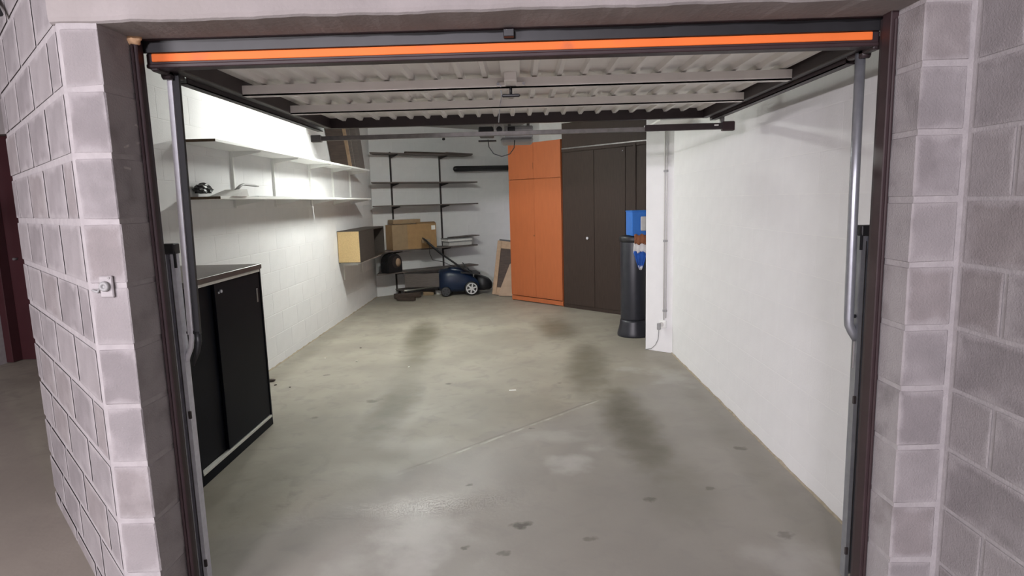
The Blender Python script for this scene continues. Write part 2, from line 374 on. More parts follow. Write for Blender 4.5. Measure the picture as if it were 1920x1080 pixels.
# stub wall
bm = bmesh.new(); prism(bm, [(1.222, 5.957), (1.44, 5.775), (2.46, 5.775), (2.46, 5.87), (1.50, 5.87), (1.272, 6.06)], 0, CZ, bev=.004)
struct('wall_stub', bm, M_white[0], 'narrow white wall end beside the grey floor-standing column', 'wall')
bm = bmesh.new(); bx(bm, -2.34, -1.22, 6.95, 7.0, 2.40, CZ); struct('trim_2', bm, M_white[0], 'unseen white board added under the ceiling to shade the left wall', 'beam')  # unseen board, added to cast the shadow edge on the left wall
for nm, x, sg, y0, y1 in (('baseboard_left', -2.3385, 1, 3.2, 9.85), ('baseboard_right', 1.4385, -1, 2.14, 5.78)):
    bm = bmesh.new(); n_ = int((y1 - y0) / .06); pr_ = []
    for i in range(n_ + 1):
        y = y0 + (y1 - y0) * i / n_; w_ = .006 + .005 * random.random() ; h_ = .006 + .009 * random.random() + (.006 if random.random() < .03 else 0)
        pr_.append([bm.verts.new((x - sg * .001, y, 0)), bm.verts.new((x + sg * w_, y, .0005)), bm.verts.new((x + sg * .0015, y, h_)), bm.verts.new((x - sg * .001, y, h_))])
    for i in range(n_):
        for k in range(4): bm.faces.new((pr_[i][k], pr_[i + 1][k], pr_[i + 1][(k + 1) % 4], pr_[i][(k + 1) % 4]))
    struct(nm, bm, M_dust, 'thin beige line of dust and render at the foot of the %s wall' % nm.split('_')[1], 'baseboard')
# --- corridor: far walls
bm = bmesh.new(); bx(bm, -10, -5.24, 5.80, 6.3, 0, CZ); a1 = struct('wall_corridor_left', bm, M_mortar, 'dark block wall left of the maroon door', 'wall')
block_face(a1, (-8.2, 5.80), (-5.24, 5.80), ZO2, .40, [.4, .2], M_block, jt=.016)
bm = bmesh.new(); bx(bm, -5.24, -2.44, 6.0, 6.3, 2.26, CZ); struct('wall_corridor_far', bm, M_conc, 'block wall above the maroon door', 'wall')
bm = bmesh.new(); bx(bm, -10, 1.6, -9, -8.9, 0, CZ); struct('wall_corridor_back', bm, M_conc, 'corridor end wall', 'wall')
bm = bmesh.new(); bx(bm, -10, -9.9, -9, 6.3, 0, CZ); struct('wall_corridor_side', bm, M_conc, 'corridor side wall', 'wall')
bm = bmesh.new(); bx(bm, -5.24, -2.44, 6.14, 6.18, 0.005, 2.26)
dr = struct('door_1', bm, M_maroon, 'maroon door of the neighbouring box at the far left edge', 'door')
bm = bmesh.new(); bx(bm, -5.24, -5.17, 6.02, 6.14, 0.005, 2.26, bev=.004); obj('door_frame', bm, M_maroon, dr)
bm = bmesh.new(); cyl(bm, (-5.08, 6.14, 1.05), (-5.08, 6.09, 1.05), .012); obj('door_handle', bm, M_galvd, dr)

# ---------------------------------------------------------------- door frame of the opening (dark brown steel)
fr = thing('door_frame', 'dark brown steel frame lining the garage opening', 'door frame', (0, 2.1, 0))
def jamb(s, x_out, x_in, y0):
    bm = bmesh.new(); lo, hi = sorted((x_out, x_in))
    bx(bm, lo, hi, y0 - 2.1, -.022, 0, 2.085, bev=.003)
    o = obj('jamb', bm, M_brown, fr)
    bm = bmesh.new(); lo, hi = sorted((x_out, x_in + s * .006)); bx(bm, lo, hi, -.024, .0, 0, 2.045, bev=.002)
    obj('stop_flange', bm, M_brown2, o)
    bm = bmesh.new(); xa = x_in + s * .010; bx(bm, min(xa, xa + s * .009), max(xa, xa + s * .009), y0 - 2.108, y0 - 2.098, 0, 2.03, bev=.003); obj('rounded_rib', bm, M_brown, o)
jamb(-1, -1.240, -1.215, 2.055); jamb(1, 1.204, 1.178, 2.030)
bm = bmesh.new(); bx(bm, -1.255, 1.222, -.02, .020, 2.050, 2.085, bev=.004); hd = obj('head', bm, M_brown, fr)
bm = bmesh.new(); bx(bm, -1.245, 1.21, .004, .014, 2.0135, 2.052, bev=.001); obj('head_shade_flange', bm, M_black, hd)  # flange closing the gap, coloured black for the shade there
bm = bmesh.new(); bx(bm, -.035, .0, -.03, .0, 2.022, 2.046, bev=.002); obj('latch_socket', bm, M_black, hd)
# foam blob
bm = bmesh.new(); bmesh.ops.create_icosphere(bm, subdivisions=3, radius=1)
for v in bm.verts:
    v.co *= 1 + .12 * math.sin(7 * v.co.x + 3 * v.co.z) ; v.co = Vector((v.co.x * .027, v.co.y * .02, v.co.z * .020))
for f in bm.faces: f.smooth = True
tag(obj('foam_plug', bm, M_foam, None, loc=(-1.230, 2.062, 2.046)), 'beige blob of foam on the upper left frame corner', 'foam')

# ---------------------------------------------------------------- overhead door, open
dz = 1.970
gd = thing('garage_door', 'open ribbed overhead door with orange bottom edge, hanging flat', 'garage door', (0, 2.13, dz))
Lh = 1.80                                    # y extent
def sideframe(x0, x1):
    bm = bmesh.new(); bx(bm, min(x0, x1), max(x0, x1), 0.02, Lh, 0.0, .062, bev=.003); return obj('side_rail', bm, M_brown2, gd)
sideframe(-1.192, -1.148); sideframe(1.148, 1.185)
bm = bmesh.new(); bx(bm, -1.192, 1.185, Lh - .035, Lh, 0, .068, bev=.003); obj('end_rail', bm, M_brown2, gd)
# corrugated sheet
bm = bmesh.new(); x = -1.15; pts = []; pitch = .104
while x < 1.15:
    for dx, zz in ((0, .060), (.070, .060), (.078, .042), (.096, .042)):
        if x + dx < 1.15: pts.append((x + dx, zz))
    x += pitch
pts.append((1.15, .06))
rows = []
for y in (0.03, Lh - .004):
    rows.append([bm.verts.new((px, y, zz)) for px, zz in pts])
for i in range(len(pts) - 1): bm.faces.new((rows[0][i], rows[0][i + 1], rows[1][i + 1], rows[1][i]))
sh = obj('ribbed_sheet', bm, M_sheet, gd); md = sh.modifiers.new('s', 'SOLIDIFY'); md.thickness = .002; md.offset = 1
for y in (.53, 1.08):
    bm = bmesh.new(); bx(bm, -1.148, 1.148, y, y + .006, -.006, .036); bx(bm, -1.148, 1.148, y, y + .045, -.006, .000); bx(bm, -1.148, 1.148, y + .04, y + .045, 0, .036)
    obj('cross_beam', bm, M_beam, gd)
# bottom edge: channel with orange face
bm = bmesh.new(); bx(bm, -1.226, 1.196, -.012, .035, .003, .046, bev=.004); be = obj('bottom_channel', bm, M_brown, gd)
bm = bmesh.new(); bx(bm, -1.205, 1.170, -.018, -.010, .0165, .0425, bev=.003, seg=2); obj('orange_edge_strip', bm, M_orange_strip, be)
bm = bmesh.new(); bx(bm, -1.226, 1.196, -.016, .035, -.003, .011, bev=.003); obj('rubber_seal', bm, M_brown, be)
bm = bmesh.new(); bx(bm, -1.225, 1.195, -.006, .03, .046, .0495, bev=.001); obj('top_lip', bm, M_brown, be)
# lock in the middle
lk = obj('lock_plate', (lambda b: (bx(b, -.058, .018, .20, .52, .034, .042, bev=.002), b)[1])(bmesh.new()), M_sheet, gd)
bm = bmesh.new(); bx(bm, -.045, .005, .40, .55, .0, .036, bev=.004); obj('lock_case', bm, M_beam, lk)
bm = bmesh.new(); cyl(bm, (-.020, .535, .0), (-.020, .535, -.032), .006); bx(bm, -.058, .018, .526, .543, -.042, -.030, bev=.004); obj('t_handle', bm, M_black, lk)
bm = bmesh.new(); bx(bm, -.078, .038, .512, .529, -.0, .016, bev=.002); obj('lock_bracket', bm, M_beam, lk)
for xx, yy, zz in ((-.072, .510, .008), (.034, .510, .008), (-.058, .06, .035), (.0, .06, .035)):
    bm = bmesh.new(); cyl(bm, (xx, yy, zz), (xx, yy - .006, zz), .006); obj('bolt', bm, M_galv, lk)
# release cord
bm = bmesh.new(); tube(bm, [(-.062, .5, .0), (-.066, .85, .012), (-.085, 1.15, .0), (-.105, 1.60, -.012)], .003, 6); obj('release_cord', bm, M_galv, gd)
# pivot brackets at the near corners
for s, xo in ((-1, -1.19), (1, 1.178)):
    bm = bmesh.new(); bx(bm, min(xo, xo + s * .025), max(xo, xo + s * .025), -.01, .16, -.012, .03, bev=.004); cyl(bm, (xo, .07, -.01), (xo + s * .03, .07, -.01), .014)
    obj('pivot_bracket', bm, M_brown2, gd)

# ---------------------------------------------------------------- lift arms and vertical guides
def arm(s, xa, label):
    t = thing('lift_arm', label, 'arm', (xa, 2.22, .85), 0)
    xo = s * .036; bm = bmesh.new()
    if s < 0:
        quadbox(bm, [(-.023, -.008, .19), (-.004, -.008, .19), (-.004, .008, .19), (-.023, .008, .19), (-.003, -.008, 1.12), (.014, -.008, 1.12), (.014, .008, 1.12), (-.003, .008, 1.12)])
        tube(bm, [(-.014, 0, .20), (-.014, 0, .175), (-.020, 0, .14), (-.036, 0, .105), (-.040, 0, .09)], [.0095] * 5, 10)
        obj('bar', bm, M_galvl, t)  # pale colour paints the arm's lit side
        bm = bmesh.new(); quadbox(bm, [(-.002, -.003, .19), (.020, -.003, .19), (.020, .010, .19), (-.002, .010, .19), (.015, -.003, 1.118), (.036, -.003, 1.118), (.036, .010, 1.118), (.015, .010, 1.118)])
        tube(bm, [(.009, .004, .20), (.009, .004, .16), (.0, .004, .12), (-.02, .004, .07)], [.011, .011, .009, .005], 8); obj('shade_side', bm, M_black, t)  # black strip paints the same arm's shaded side
    else:
        tube(bm, [(-.002, 0, 1.12), (0, 0, .62), (.004, 0, .19), (.006, 0, .165), (.018, 0, .14), (xo, 0, .112)], .0165, 12)
        obj('tube', bm, M_galvt, t)
        bm = bmesh.new(); bx(bm, xo - .012, xo + .008, -.006, .006, 0, .125, bev=.003); obj('foot_plate', bm, M_galvd, t)
    bm = bmesh.new(); cyl(bm, (0, .0, .197), (s * .028, 0, .197), .007); obj('bolt', bm, M_black, t)
    return t
arm(-1, -1.212, 'silver lift arm of the door beside the left jamb, bent at its foot')
arm(1, 1.192, 'grey tubular lift arm of the door beside the right jamb')
def guide(s, xa, label):
    t = thing('guide_channel', label, 'guide rail', (xa, 2.22, .02))
    bm = bmesh.new()
    bx(bm, -.022, .022, .012, .016, 0, 1.325); bx(bm, -.022, -.018, -.014, .012, 0, 1.325); bx(bm, .018, .022, -.014, .012, 0, 1.325)
    bx(bm, -.022, -.008, -.018, -.014, 0, 1.325); bx(bm, .008, .022, -.018, -.014, 0, 1.325)
    obj('channel', bm, M_galv if s < 0 else M_galvt, t)
    bm = bmesh.new(); bx(bm, -.026, .026, -.022, .02, 1.32, 1.358, bev=.003); bx(bm, (-s * .024) - .0035, (-s * .024) + .0035, -.02, -.012, 1.27, 1.33); obj('end_cap', bm, M_black, t)
    bm = bmesh.new(); tube(bm, [(0, 0, .02), (0, 0, 1.3)], .006, 8); obj('cable_rod', bm, M_galvd, t)
    for z in (.10, .70): 
        bm = bmesh.new(); bx(bm, -s * .020 - .006, -s * .020 + .006, -.022, -.014, z, z + .03, bev=.002); obj('clip', bm, M_upr, t)
    return t
guide(-1, -1.272, 'silver guide channel with black cap on the left jamb')
guide(1, 1.242, 'grey guide channel with black cap on the right jamb')
# horizontal tracks beside the open door
for s, lab in ((-1, 'thin dark track beside the left edge of the open door'), (1, 'thin dark track beside the right edge of the open door')):
    t = thing('door_track', lab, 'track', (s * 1.212 - .005, 2.2, 1.952))
    bm = bmesh.new(); bx(bm, -.018, .018, .12, 1.70, .0, .004); bx(bm, -.018, -.014, .12, 1.70, 0, .032); bx(bm, .014, .018, .12, 1.70, 0, .032); obj('rail', bm, M_brown2, t)
    bm = bmesh.new(); bx(bm, -.012, .016, 1.58, 1.62, .030, CZ - 1.947); obj('hanger', bm, M_galvd, t)
    bm = bmesh.new(); cyl(bm, (0, 1.52, .02), (-s * .017, 1.52, .02), .012); obj('roller', bm, M_galv, t)
# cross rail at the back of the tracks
cr = thing('cross_rail', 'grey steel cross rail spanning behind the open door', 'rail', (0, 3.86, 1.905))
bm = bmesh.new(); bx(bm, -1.255, .80, -.012, .012, -.012, .014, bev=.002); obj('rail', bm, M_galvd, cr)
bm = bmesh.new(); bx(bm, .78, 1.315, -.016, .014, -.012, .026, bev=.003); obj('motor_sleeve', bm, M_brown2, cr, label='dark brown sleeve')
bm = bmesh.new(); bx(bm, 1.25, 1.325, -.02, .02, -.022, .034, bev=.005); obj('end_bracket', bm, M_brown, cr)
bm = bmesh.new(); bx(bm, -1.262, -1.20, -.02, .018, -.02, .022, bev=.003); obj('end_bracket', bm, M_galvd, cr)
bm = bmesh.new(); bx(bm, 1.24, 1.262, -.012, .012, .02, .06); obj('hanger', bm, M_galvd, cr)
bm = bmesh.new(); bx(bm, 1.20, 1.225, -.019, -.014, .008, .016); obj('white_label', bm, M_litter, cr)

# opener head
op = thing('door_opener', 'grey motor head of the door opener above the cross rail', 'motor', (-.06, 4.25, 1.92))
bm = bmesh.new(); bx(bm, -.02, .17, 0, .30, 0.0, .075, bev=.006); obj('housing', bm, M_grey, op)
bm = bmesh.new(); bx(bm, -.20, -.10, .02, .2, .018, .078, bev=.006); bx(bm, -.2, -.08, .0, .05, -.022, -.014); obj('dark_bracket', bm, M_black, op)
bm = bmesh.new(); bx(bm, -.090, -.030, -.03, .05, .02, .085, bev=.003); obj('pulley_plate', bm, M_lgrey, op)
bm = bmesh.new(); cyl(bm, (-.056, -.04, .05), (-.056, -.02, .05), .020); obj('pulley', bm, M_black, op)
bm = bmesh.new(); bx(bm, .0, .05, -.012, .01, .022, .07, bev=.004); obj('terminal_block', bm, M_black, op)
bm = bmesh.new(); bx(bm, -.05, .17, .0, .28, -.030, .0, bev=.012); obj('lower_cover', bm, M_grey, op)
bm = bmesh.new(); tube(bm, [(-.135, .0, -.01), (-.13, .0, -.06), (-.10, 0, -.105), (-.045, 0, -.125), (.01, 0, -.11), (.04, 0, -.07), (.045, 0, -.02)], .0035, 6); obj('looped_cable', bm, M_black, op)
bm = bmesh.new(); bx(bm, .0, .02, .1, .12, .07, CZ - 1.92); bx(bm, .13, .15, .1, .12, .07, CZ - 1.92); obj('hanger', bm, M_galvd, op)

# ---------------------------------------------------------------- left: low black cabinet
cb = thing('sliding_door_cabinet', 'low black sliding-door cabinet with brown top inside left', 'cabinet', (-2.335, 3.13, 0))
W, Lc, Hc = .585, .965, 1.125
bm = bmesh.new(); bx(bm, 0, W - .03, .018, Lc - .018, .0, .06); bx(bm, 0, W, 0, .018, 0, Hc - .03, bev=.001); bx(bm, 0, W, Lc - .018, Lc, 0, Hc - .03, bev=.001)
bx(bm, 0, .008, .018, Lc - .018, .06, Hc - .03); bx(bm, 0, W - .03, .018, Lc - .018, .06, .078); bx(bm, W - .03, W, .018, Lc - .018, 0, .058)
obj('body', bm, M_cabblack, cb)
bm = bmesh.new(); bx(bm, -.0, W + .008, -.006, Lc + .006, Hc - .034, Hc - .002, bev=.002); obj('top', bm, M_cabtop, cb)
bm = bmesh.new(); bx(bm, W - .018, W + .002, .018, Lc - .018, Hc - .052, Hc - .036, bev=.001); obj('upper_track', bm, M_alu, cb)
bm = bmesh.new(); bx(bm, W - .024, W + .004, .018, Lc - .018, .058, .074, bev=.001); obj('lower_track', bm, M_alu, cb)
dA = obj('sliding_door', (lambda b: (bx(b, W - .040, W - .024, .02, .50, .078, Hc - .055, bev=.001), b)[1])(bmesh.new()), M_cabblack, cb)
dB = obj('sliding_door', (lambda b: (bx(b, W - .020, W - .004, .335, Lc - .02, .078, Hc - .055, bev=.002), b)[1])(bmesh.new()), M_cabblack, cb)
bm = bmesh.new(); bx(bm, W - .005, W - .002, Lc - .082, Lc - .062, .875, .965, bev=.001); obj('recessed_handle', bm, M_galvd, dB)
bm = bmesh.new(); cyl(bm, (W - .004, .40, 1.02), (W + .006, .40, 1.02), .009); bx(bm, W - .004, W - .001, .372, .386, 1.008, 1.02); obj('lock', bm, M_galv, dB)

# ---------------------------------------------------------------- left wall shelving, boards 27 cm deep
XF = -2.07
def wall_board(z, y0, y1, label, endcap):
    t = thing('wall_shelf', label, 'shelf', (-2.337, y0, z))
    bm = bmesh.new(); bx(bm, 0, XF + 2.337, 0, y1 - y0, 0, .020, bev=.001); obj('board', bm, M_shelfw, t)
    if endcap:
        bm = bmesh.new(); bx(bm, 0, XF + 2.337 - .001, -.0025, .001, .001, .019); obj('raw_end', bm, M_edge, t, label='raw brown chipboard end')
    return t
ybr = [5.085, 5.935, 6.967, 7.82, 8.62]
tops = []
for z, nm in ((1.955, 'upper'), (1.563, 'lower')):
    wall_board(z, 4.30, 7.012, 'long white %s shelf on the left wall, near board' % nm, True)
    wall_board(z, 7.030, 8.72, 'shorter white %s shelf on the left wall, far board' % nm, False)
for i, y in enumerate(ybr):
    t = thing('shelf_upright', 'white slotted wall upright carrying the shelves, %s' % ['nearest of five', 'second nearest of five', 'third, at the board joint', 'fourth, behind the far boards', 'farthest, by the corner'][i], 'upright', (-2.34, y, 0))
    z1 = 1.954
    bm = bmesh.new(); bx(bm, 0, .022, -.012, .012, 1.50, z1, bev=.001); obj('rail', bm, M_shelfw, t)
    for z in (1.955, 1.563):
        bm = bmesh.new(); prism_pts = [(.02, -.0), (.255, -.0), (.255, -.012), (.02, -.05)]
        v = [bm.verts.new((px, -.0025, z + pz)) for px, pz in prism_pts] + [bm.verts.new((px, .0025, z + pz)) for px, pz in prism_pts]
        for f in ((0, 1, 2, 3), (7, 6, 5, 4), (0, 4, 5, 1), (1, 5, 6, 2), (2, 6, 7, 3), (3, 7, 4, 0)): bm.faces.new([v[k] for k in f])
        obj('bracket', bm, M_shelfw, t)
# a hanging lamp, then an added fill on the left wall (hidden from the camera by the open door)
lf = thing('ceiling_lamp', 'fluorescent batten hanging inside the garage behind the open door', 'lamp', LAMP)
bm = bmesh.new(); bx(bm, -.34, .34, -.055, .055, .03, .07, bev=.004); bx(bm, -.25, -.24, -.005, .005, .07, CZ - LAMP[2]); bx(bm, .24, .25, -.005, .005, .07, CZ - LAMP[2]); obj('housing', bm, M_lgrey, lf)
M_lamp = bpy.data.materials.new('lit_diffuser'); M_lamp.use_nodes = True
_b = M_lamp.node_tree.nodes['Principled BSDF']; _b.inputs['Emission Color'].default_value = LAMP_COLOR + (1,); _b.inputs['Emission Strength'].default_value = LAMP_STRENGTH
bm = bmesh.new(); bx(bm, -.30, .30, -.045, .045, -.015, .03); obj('diffuser', bm, M_lamp, lf)
l2 = thing('wall_fill', 'small added fill light on the left wall behind the open door', 'lamp', (-1.95, 5.35, 2.56))  # made-up light, added to brighten the near left wall
bm = bmesh.new(); bx(bm, -.05, .05, -.34, .34, .03, .07, bev=.004); bx(bm, -.385, -.04, -.01, .01, .04, .06); obj('housing', bm, M_lgrey, l2)
M_fill = M_lamp.copy(); M_fill.node_tree.nodes['Principled BSDF'].inputs['Emission Strength'].default_value = FILL_STRENGTH
bm = bmesh.new(); bx(bm, -.04, .04, -.30, .30, -.015, .03); obj('diffuser', bm, M_fill, l2)
l2.scale = (1, .6, 1); l2['label'] = 'short added fill light bracketed to the left wall behind the open door'
# corridor fittings behind the camera; the low left one is added with the fill
for (x, y, z, rz, lab) in ((-1.45, -6.5, 2.47, 0, 'long fluorescent batten far down the corridor behind the viewer'), (-2.95, -1.65, 2.02, .9, 'made-up batten added at the low fill light on the left side of the corridor'), (-5.6, 1.5, 2.68, 0, 'fluorescent batten on the ceiling before the maroon door')):
    t = thing('corridor_batten', lab, 'lamp', (x, y, z), rz)
    bm = bmesh.new(); bx(bm, -.62, .62, -.04, .04, 0, .06, bev=.004); obj('housing', bm, M_lgrey, t)
    bm = bmesh.new(); bx(bm, -.4, -.39, -.005, .005, .06, CZ - z); obj('hanger', bm, M_galvd, t)

# dustpan and brush on the lower shelf
dp = thing('dustpan', 'pale dustpan with a long handle on the lower white shelf', 'dustpan', (-2.145, 4.46, 1.583))
bm = bmesh.new()
co = [(-.09, 0, 0), (.09, 0, 0), (.09, .26, .0), (-.09, .26, 0), (-.09, .02, .006), (.09, .02, .006), (.085, .25, .055), (-.085, .25, .055)]
quadbox(bm, co); obj('pan', bm, M_lgrey, dp)
bm = bmesh.new(); tube(bm, [(0, .24, .045), (0, .33, .085), (0, .38, .095), (0, .60, .090), (0, .66, .088)], [.014, .013, .013, .013, .008], 8, flat=.7); obj('handle', bm, M_grey, dp)
bm = bmesh.new(); bmesh.ops.create_icosphere(bm, subdivisions=3, radius=1)
for v in bm.verts:
    k = 1 + .22 * math.sin(9 * v.co.y + 2) * math.cos(7 * v.co.z) ; v.co = Vector((v.co.x * .042 * k, v.co.y * .11 * k, max(v.co.z, -.55) * .045 * k + .025))
tag(obj('work_glove', bm, M_black, None, loc=(-2.288, 4.50, 1.611)), 'crumpled black glove behind the dustpan on the shelf', 'glove')
tag(box('paper_sheet', M_grey, None, -.09, .09, -.42, .42, 0, .006, loc=(-2.2, 5.45, 1.584)), 'flat dark sheet lying on the lower white shelf', 'sheet')

# boards leaning above the far end of the upper shelf
def lean_board(y0, y1, wth, m, x, lab, dy):
    t = bmesh.new(); h = .62
    quadbox(t, [(0, y0, 0), (wth, y0, 0), (wth, y1, 0), (0, y1, 0), (0, y0 - dy, h), (wth, y0 - dy, h), (wth, y1 - dy, h), (0, y1 - dy, h)])
    o = obj('leaning_board', t, m, None, loc=(x, 0, 1.976)); return tag(o, lab, 'board', None)
lean_board(8.02, 8.04, .17, M_tan, -2.30, 'narrow tan board standing on the upper shelf', .28)
lean_board(7.84, 7.87, .20, M_wood, -2.33, 'brown board leaning left of the tan board', .28)
lean_board(8.10, 8.14, .22, M_shelfd, -2.33, 'dark grey board leaning right of the tan board', .26)
lean_board(8.40, 8.62, .20, M_shelfd, -2.31, 'wide dark board leaning at the corner end of the upper shelf', .22)

# wall-hung box
wb = thing('wall_box', 'dark wall-hung box with beige chipboard end on the left wall', 'box', (-2.337, 7.87, .755))
bw_, bl_, bh_ = .285, 1.45, .41
bm = bmesh.new(); bx(bm, 0, bw_, .012, bl_, bh_ - .018, bh_, bev=.001); bx(bm, 0, bw_, .012, bl_, 0, .018, bev=.001); bx(bm, 0, .01, .012, bl_, .018, bh_ - .018); bx(bm, 0, bw_, bl_ - .018, bl_, .018, bh_ - .018)
obj('carcass', bm, M_boxd, wb)
bm = bmesh.new(); bx(bm, .004, bw_ - .004, 0, .014, .006, bh_ - .006); obj('end_panel', bm, M_beige, wb)
bm = bmesh.new(); bx(bm, 0, bw_, -.001, .013, bh_ - .008, bh_); bx(bm, 0, bw_, -.001, .013, 0, .007); bx(bm, bw_ - .004, bw_, -.001, .013, 0, bh_); obj('end_edging', bm, M_upr, wb)
bm = bmesh.new(); bx(bm, bw_ - .016, bw_, .014, .80, .019, bh_ - .019, bev=.001); obj('front_panel', bm, M_boxd, wb)
bm = bmesh.new(); bx(bm, .01, bw_ - .05, .80, .815, .019, bh_ - .019); obj('divider', bm, M_black, wb)
bs = thing('box_bracket', 'white bracket shelf under the wall-hung box', 'bracket', (-2.337, 7.95, .735))
bm = bmesh.new(); bx(bm, 0, .27, 0, 1.2, 0, .019, bev=.001); obj('board', bm, M_shelfw, bs)
for y in (.1, 1.05):
    bm = bmesh.new(); bx(bm, 0, .018, y, y + .02, -.22, 0); bx(bm, .018, .20, y + .008, y + .012, -.03, 0); obj('bracket', bm, M_shelfw, bs)

# ---------------------------------------------------------------- back wall shelving (local frame: x along wall, y = out into the room is -y)
RZ = math.atan2(d1.y, d1.x)
rk = thing('wall_shelving', 'dark five-board shelving on two uprights at the back wall', 'shelving', (p1.x, p1.y, 0), RZ)
for s in (.345, 1.255):
    bm = bmesh.new(); bx(bm, s - .011, s + .011, -.030, -.003, .06, 2.32, bev=.002); obj('upright', bm, M_upr, rk)
SH = [(.04, 1.72, 2.265), (.04, 1.82, 1.815), (.04, 1.82, 1.450), (.06, 1.78, .735), (.04, 1.78, .385)]
DEP = .32
for (a, b, z) in SH:
    bm = bmesh.new(); off = .0
    v = []
    foot = [(a, -.03), (b, -.03), (b, -DEP), (a - .18, -DEP)]
    prism(bm, foot, z, z + .020, bev=.0015); sb = obj('board', bm, M_shelfd, rk)
    for s in (.345, 1.255):
        bm = bmesh.new(); pp = [(-.03, 0), (-DEP + .03, 0), (-DEP + .03, -.012), (-.03, -.05)]
        v = [bm.verts.new((s - .0025, py, z + pz)) for py, pz in pp] + [bm.verts.new((s + .0025, py, z + pz)) for py, pz in pp]
        for f in ((0, 1, 2, 3), (7, 6, 5, 4), (0, 4, 5, 1), (1, 5, 6, 2), (2, 6, 7, 3), (3, 7, 4, 0)): bm.faces.new([v[k] for k in f])
        obj('bracket', bm, M_upr, sb)
def onw(s, off, z):
    """world point at s along the back wall, off metres into the room"""
    p = p1 + d1 * s + Vector((d1.y, -d1.x)) * off; return (p.x, p.y, z)
# top shelf loose batten
tag(box('loose_batten', M_wood, None, 0, 1.0, -.05, .0, 0, .035, bev=.003, loc=onw(.55, .12, 2.287), rot=(0, 0, RZ - .02)), 'thin dark batten lying on the top back shelf', 'batten')
tag(box('narrow_plank', M_shelfd, None, 0, .62, -.09, .0, 0, .022, bev=.003, loc=onw(1.15, .34, 2.287), rot=(0, .0, RZ + .25)), 'narrow plank poking over the right end of the top back shelf', 'plank')
# big cardboard box
cx = thing('cardboard_box', 'large tan cardboard box on the fourth back shelf', 'box', onw(.30, .30, .756), RZ - .05)
bm = bmesh.new(); bx(bm, -.12, .66, .0, .27, .0, .40, bev=.004); obj('carton', bm, M_card, cx)
bm = bmesh.new(); quadbox(bm, [(-.12, .0, .40), (.30, .0, .402), (.30, .13, .404), (-.12, .13, .404), (-.12, .0, .404), (.30, .0, .406), (.30, .13, .408), (-.12, .13, .408)]); obj('flap', bm, M_card2, cx)
bm = bmesh.new(); quadbox(bm, [(.32, .0, .40), (.66, .0, .40), (.68, .10, .425), (.32, .10, .425), (.32, .0, .404), (.66, .0, .404), (.68, .10, .429), (.32, .10, .429)]); obj('flap', bm, M_card, cx)
bm = bmesh.new(); bx(bm, -.121, .14, -.002, .002, .001, .398); obj('painted_shade_panel', bm, M_card2, cx)  # darker card colour paints the shade on the box's left face
bm = bmesh.new(); bx(bm, .57, .64, -.003, .0, .30, .37); obj('sticker', bm, M_litter, cx)
c2 = thing('flat_carton', 'low faded carton lying on top of the tan cardboard box', 'box', onw(.28, .24, 1.168), RZ)
bm = bmesh.new(); bx(bm, -.05, .44, .0, .18, 0, .07, bev=.003); obj('carton', bm, M_card2, c2); bm = bmesh.new(); bx(bm, -.03, .42, .01, .17, .069, .074); obj('lid', bm, M_lgrey, c2)
# flat white boxes
for i, (s0, ln, z, h, m, lab) in enumerate([(1.22, .46, .757, .075, M_lgrey, 'pale flat box at the bottom of the pair on the fourth back shelf'), (1.20, .50, .834, .05, M_wcloth, 'pale flat box on top of the pair on the fourth back shelf')]):
    t = thing('flat_box', lab, 'box', onw(s0, .29, z), RZ + .03 * i)
    bm = bmesh.new(); bx(bm, 0, ln, 0, .22, 0, h, bev=.004); obj('base', bm, m, t); bm = bmesh.new(); bx(bm, -.004, ln + .004, -.004, .224, h - .02, h, bev=.003); obj('lid', bm, M_grey, t)
tag(box('dark_tray', M_shelfd, None, 0, .52, 0, .24, 0, .012, bev=.003, loc=onw(1.32, .30, .888), rot=(0, -.03, RZ)), 'thin dark board on the pair of flat boxes', 'board')
# round black heater on lowest shelf
ht = thing('fan_heater', 'small black round-topped heater with copper disc on the lowest back shelf', 'heater', onw(.16, .25, .407), RZ + .25)
bm = bmesh.new(); prof = [(-.15, 0), (.15, 0), (.15, .17), (.128, .24), (.07, .29), (0, .302), (-.07, .29), (-.128, .24), (-.15, .17)]
a = [bm.verts.new((x, -.09, z)) for x, z in prof]; b = [bm.verts.new((x, .09, z)) for x, z in prof]
bm.faces.new(a); bm.faces.new(b[::-1])
for i in range(len(prof)): bm.faces.new((a[i], b[i], b[(i + 1) % len(prof)], a[(i + 1) % len(prof)]))
bmesh.ops.recalc_face_normals(bm, faces=bm.faces); bmesh.ops.bevel(bm, geom=[e for e in bm.edges], offset=.01, segments=2, affect='EDGES'); obj('housing', bm, M_black, ht)
bm = bmesh.new(); cyl(bm, (.03, -.092, .165), (.03, -.10, .165), .095, 28); obj('grille', bm, M_upr, ht)
bm = bmesh.new(); lathe(bm, [(.0, 0), (.055, .0), (.055, .01), (.0, .018)], 24, Matrix.Translation((.05, -.10, .16)) @ Matrix.Rotation(math.radians(90), 4, 'X') @ Matrix.Diagonal((.9, 1.2, 1, 1))); obj('copper_disc', bm, M_tan, ht)
bm = bmesh.new(); tube(bm, [(-.07, 0, .28), (-.05, 0, .312), (.05, 0, .312), (.07, 0, .28)], .008, 8); obj('carry_handle', bm, M_black, ht)
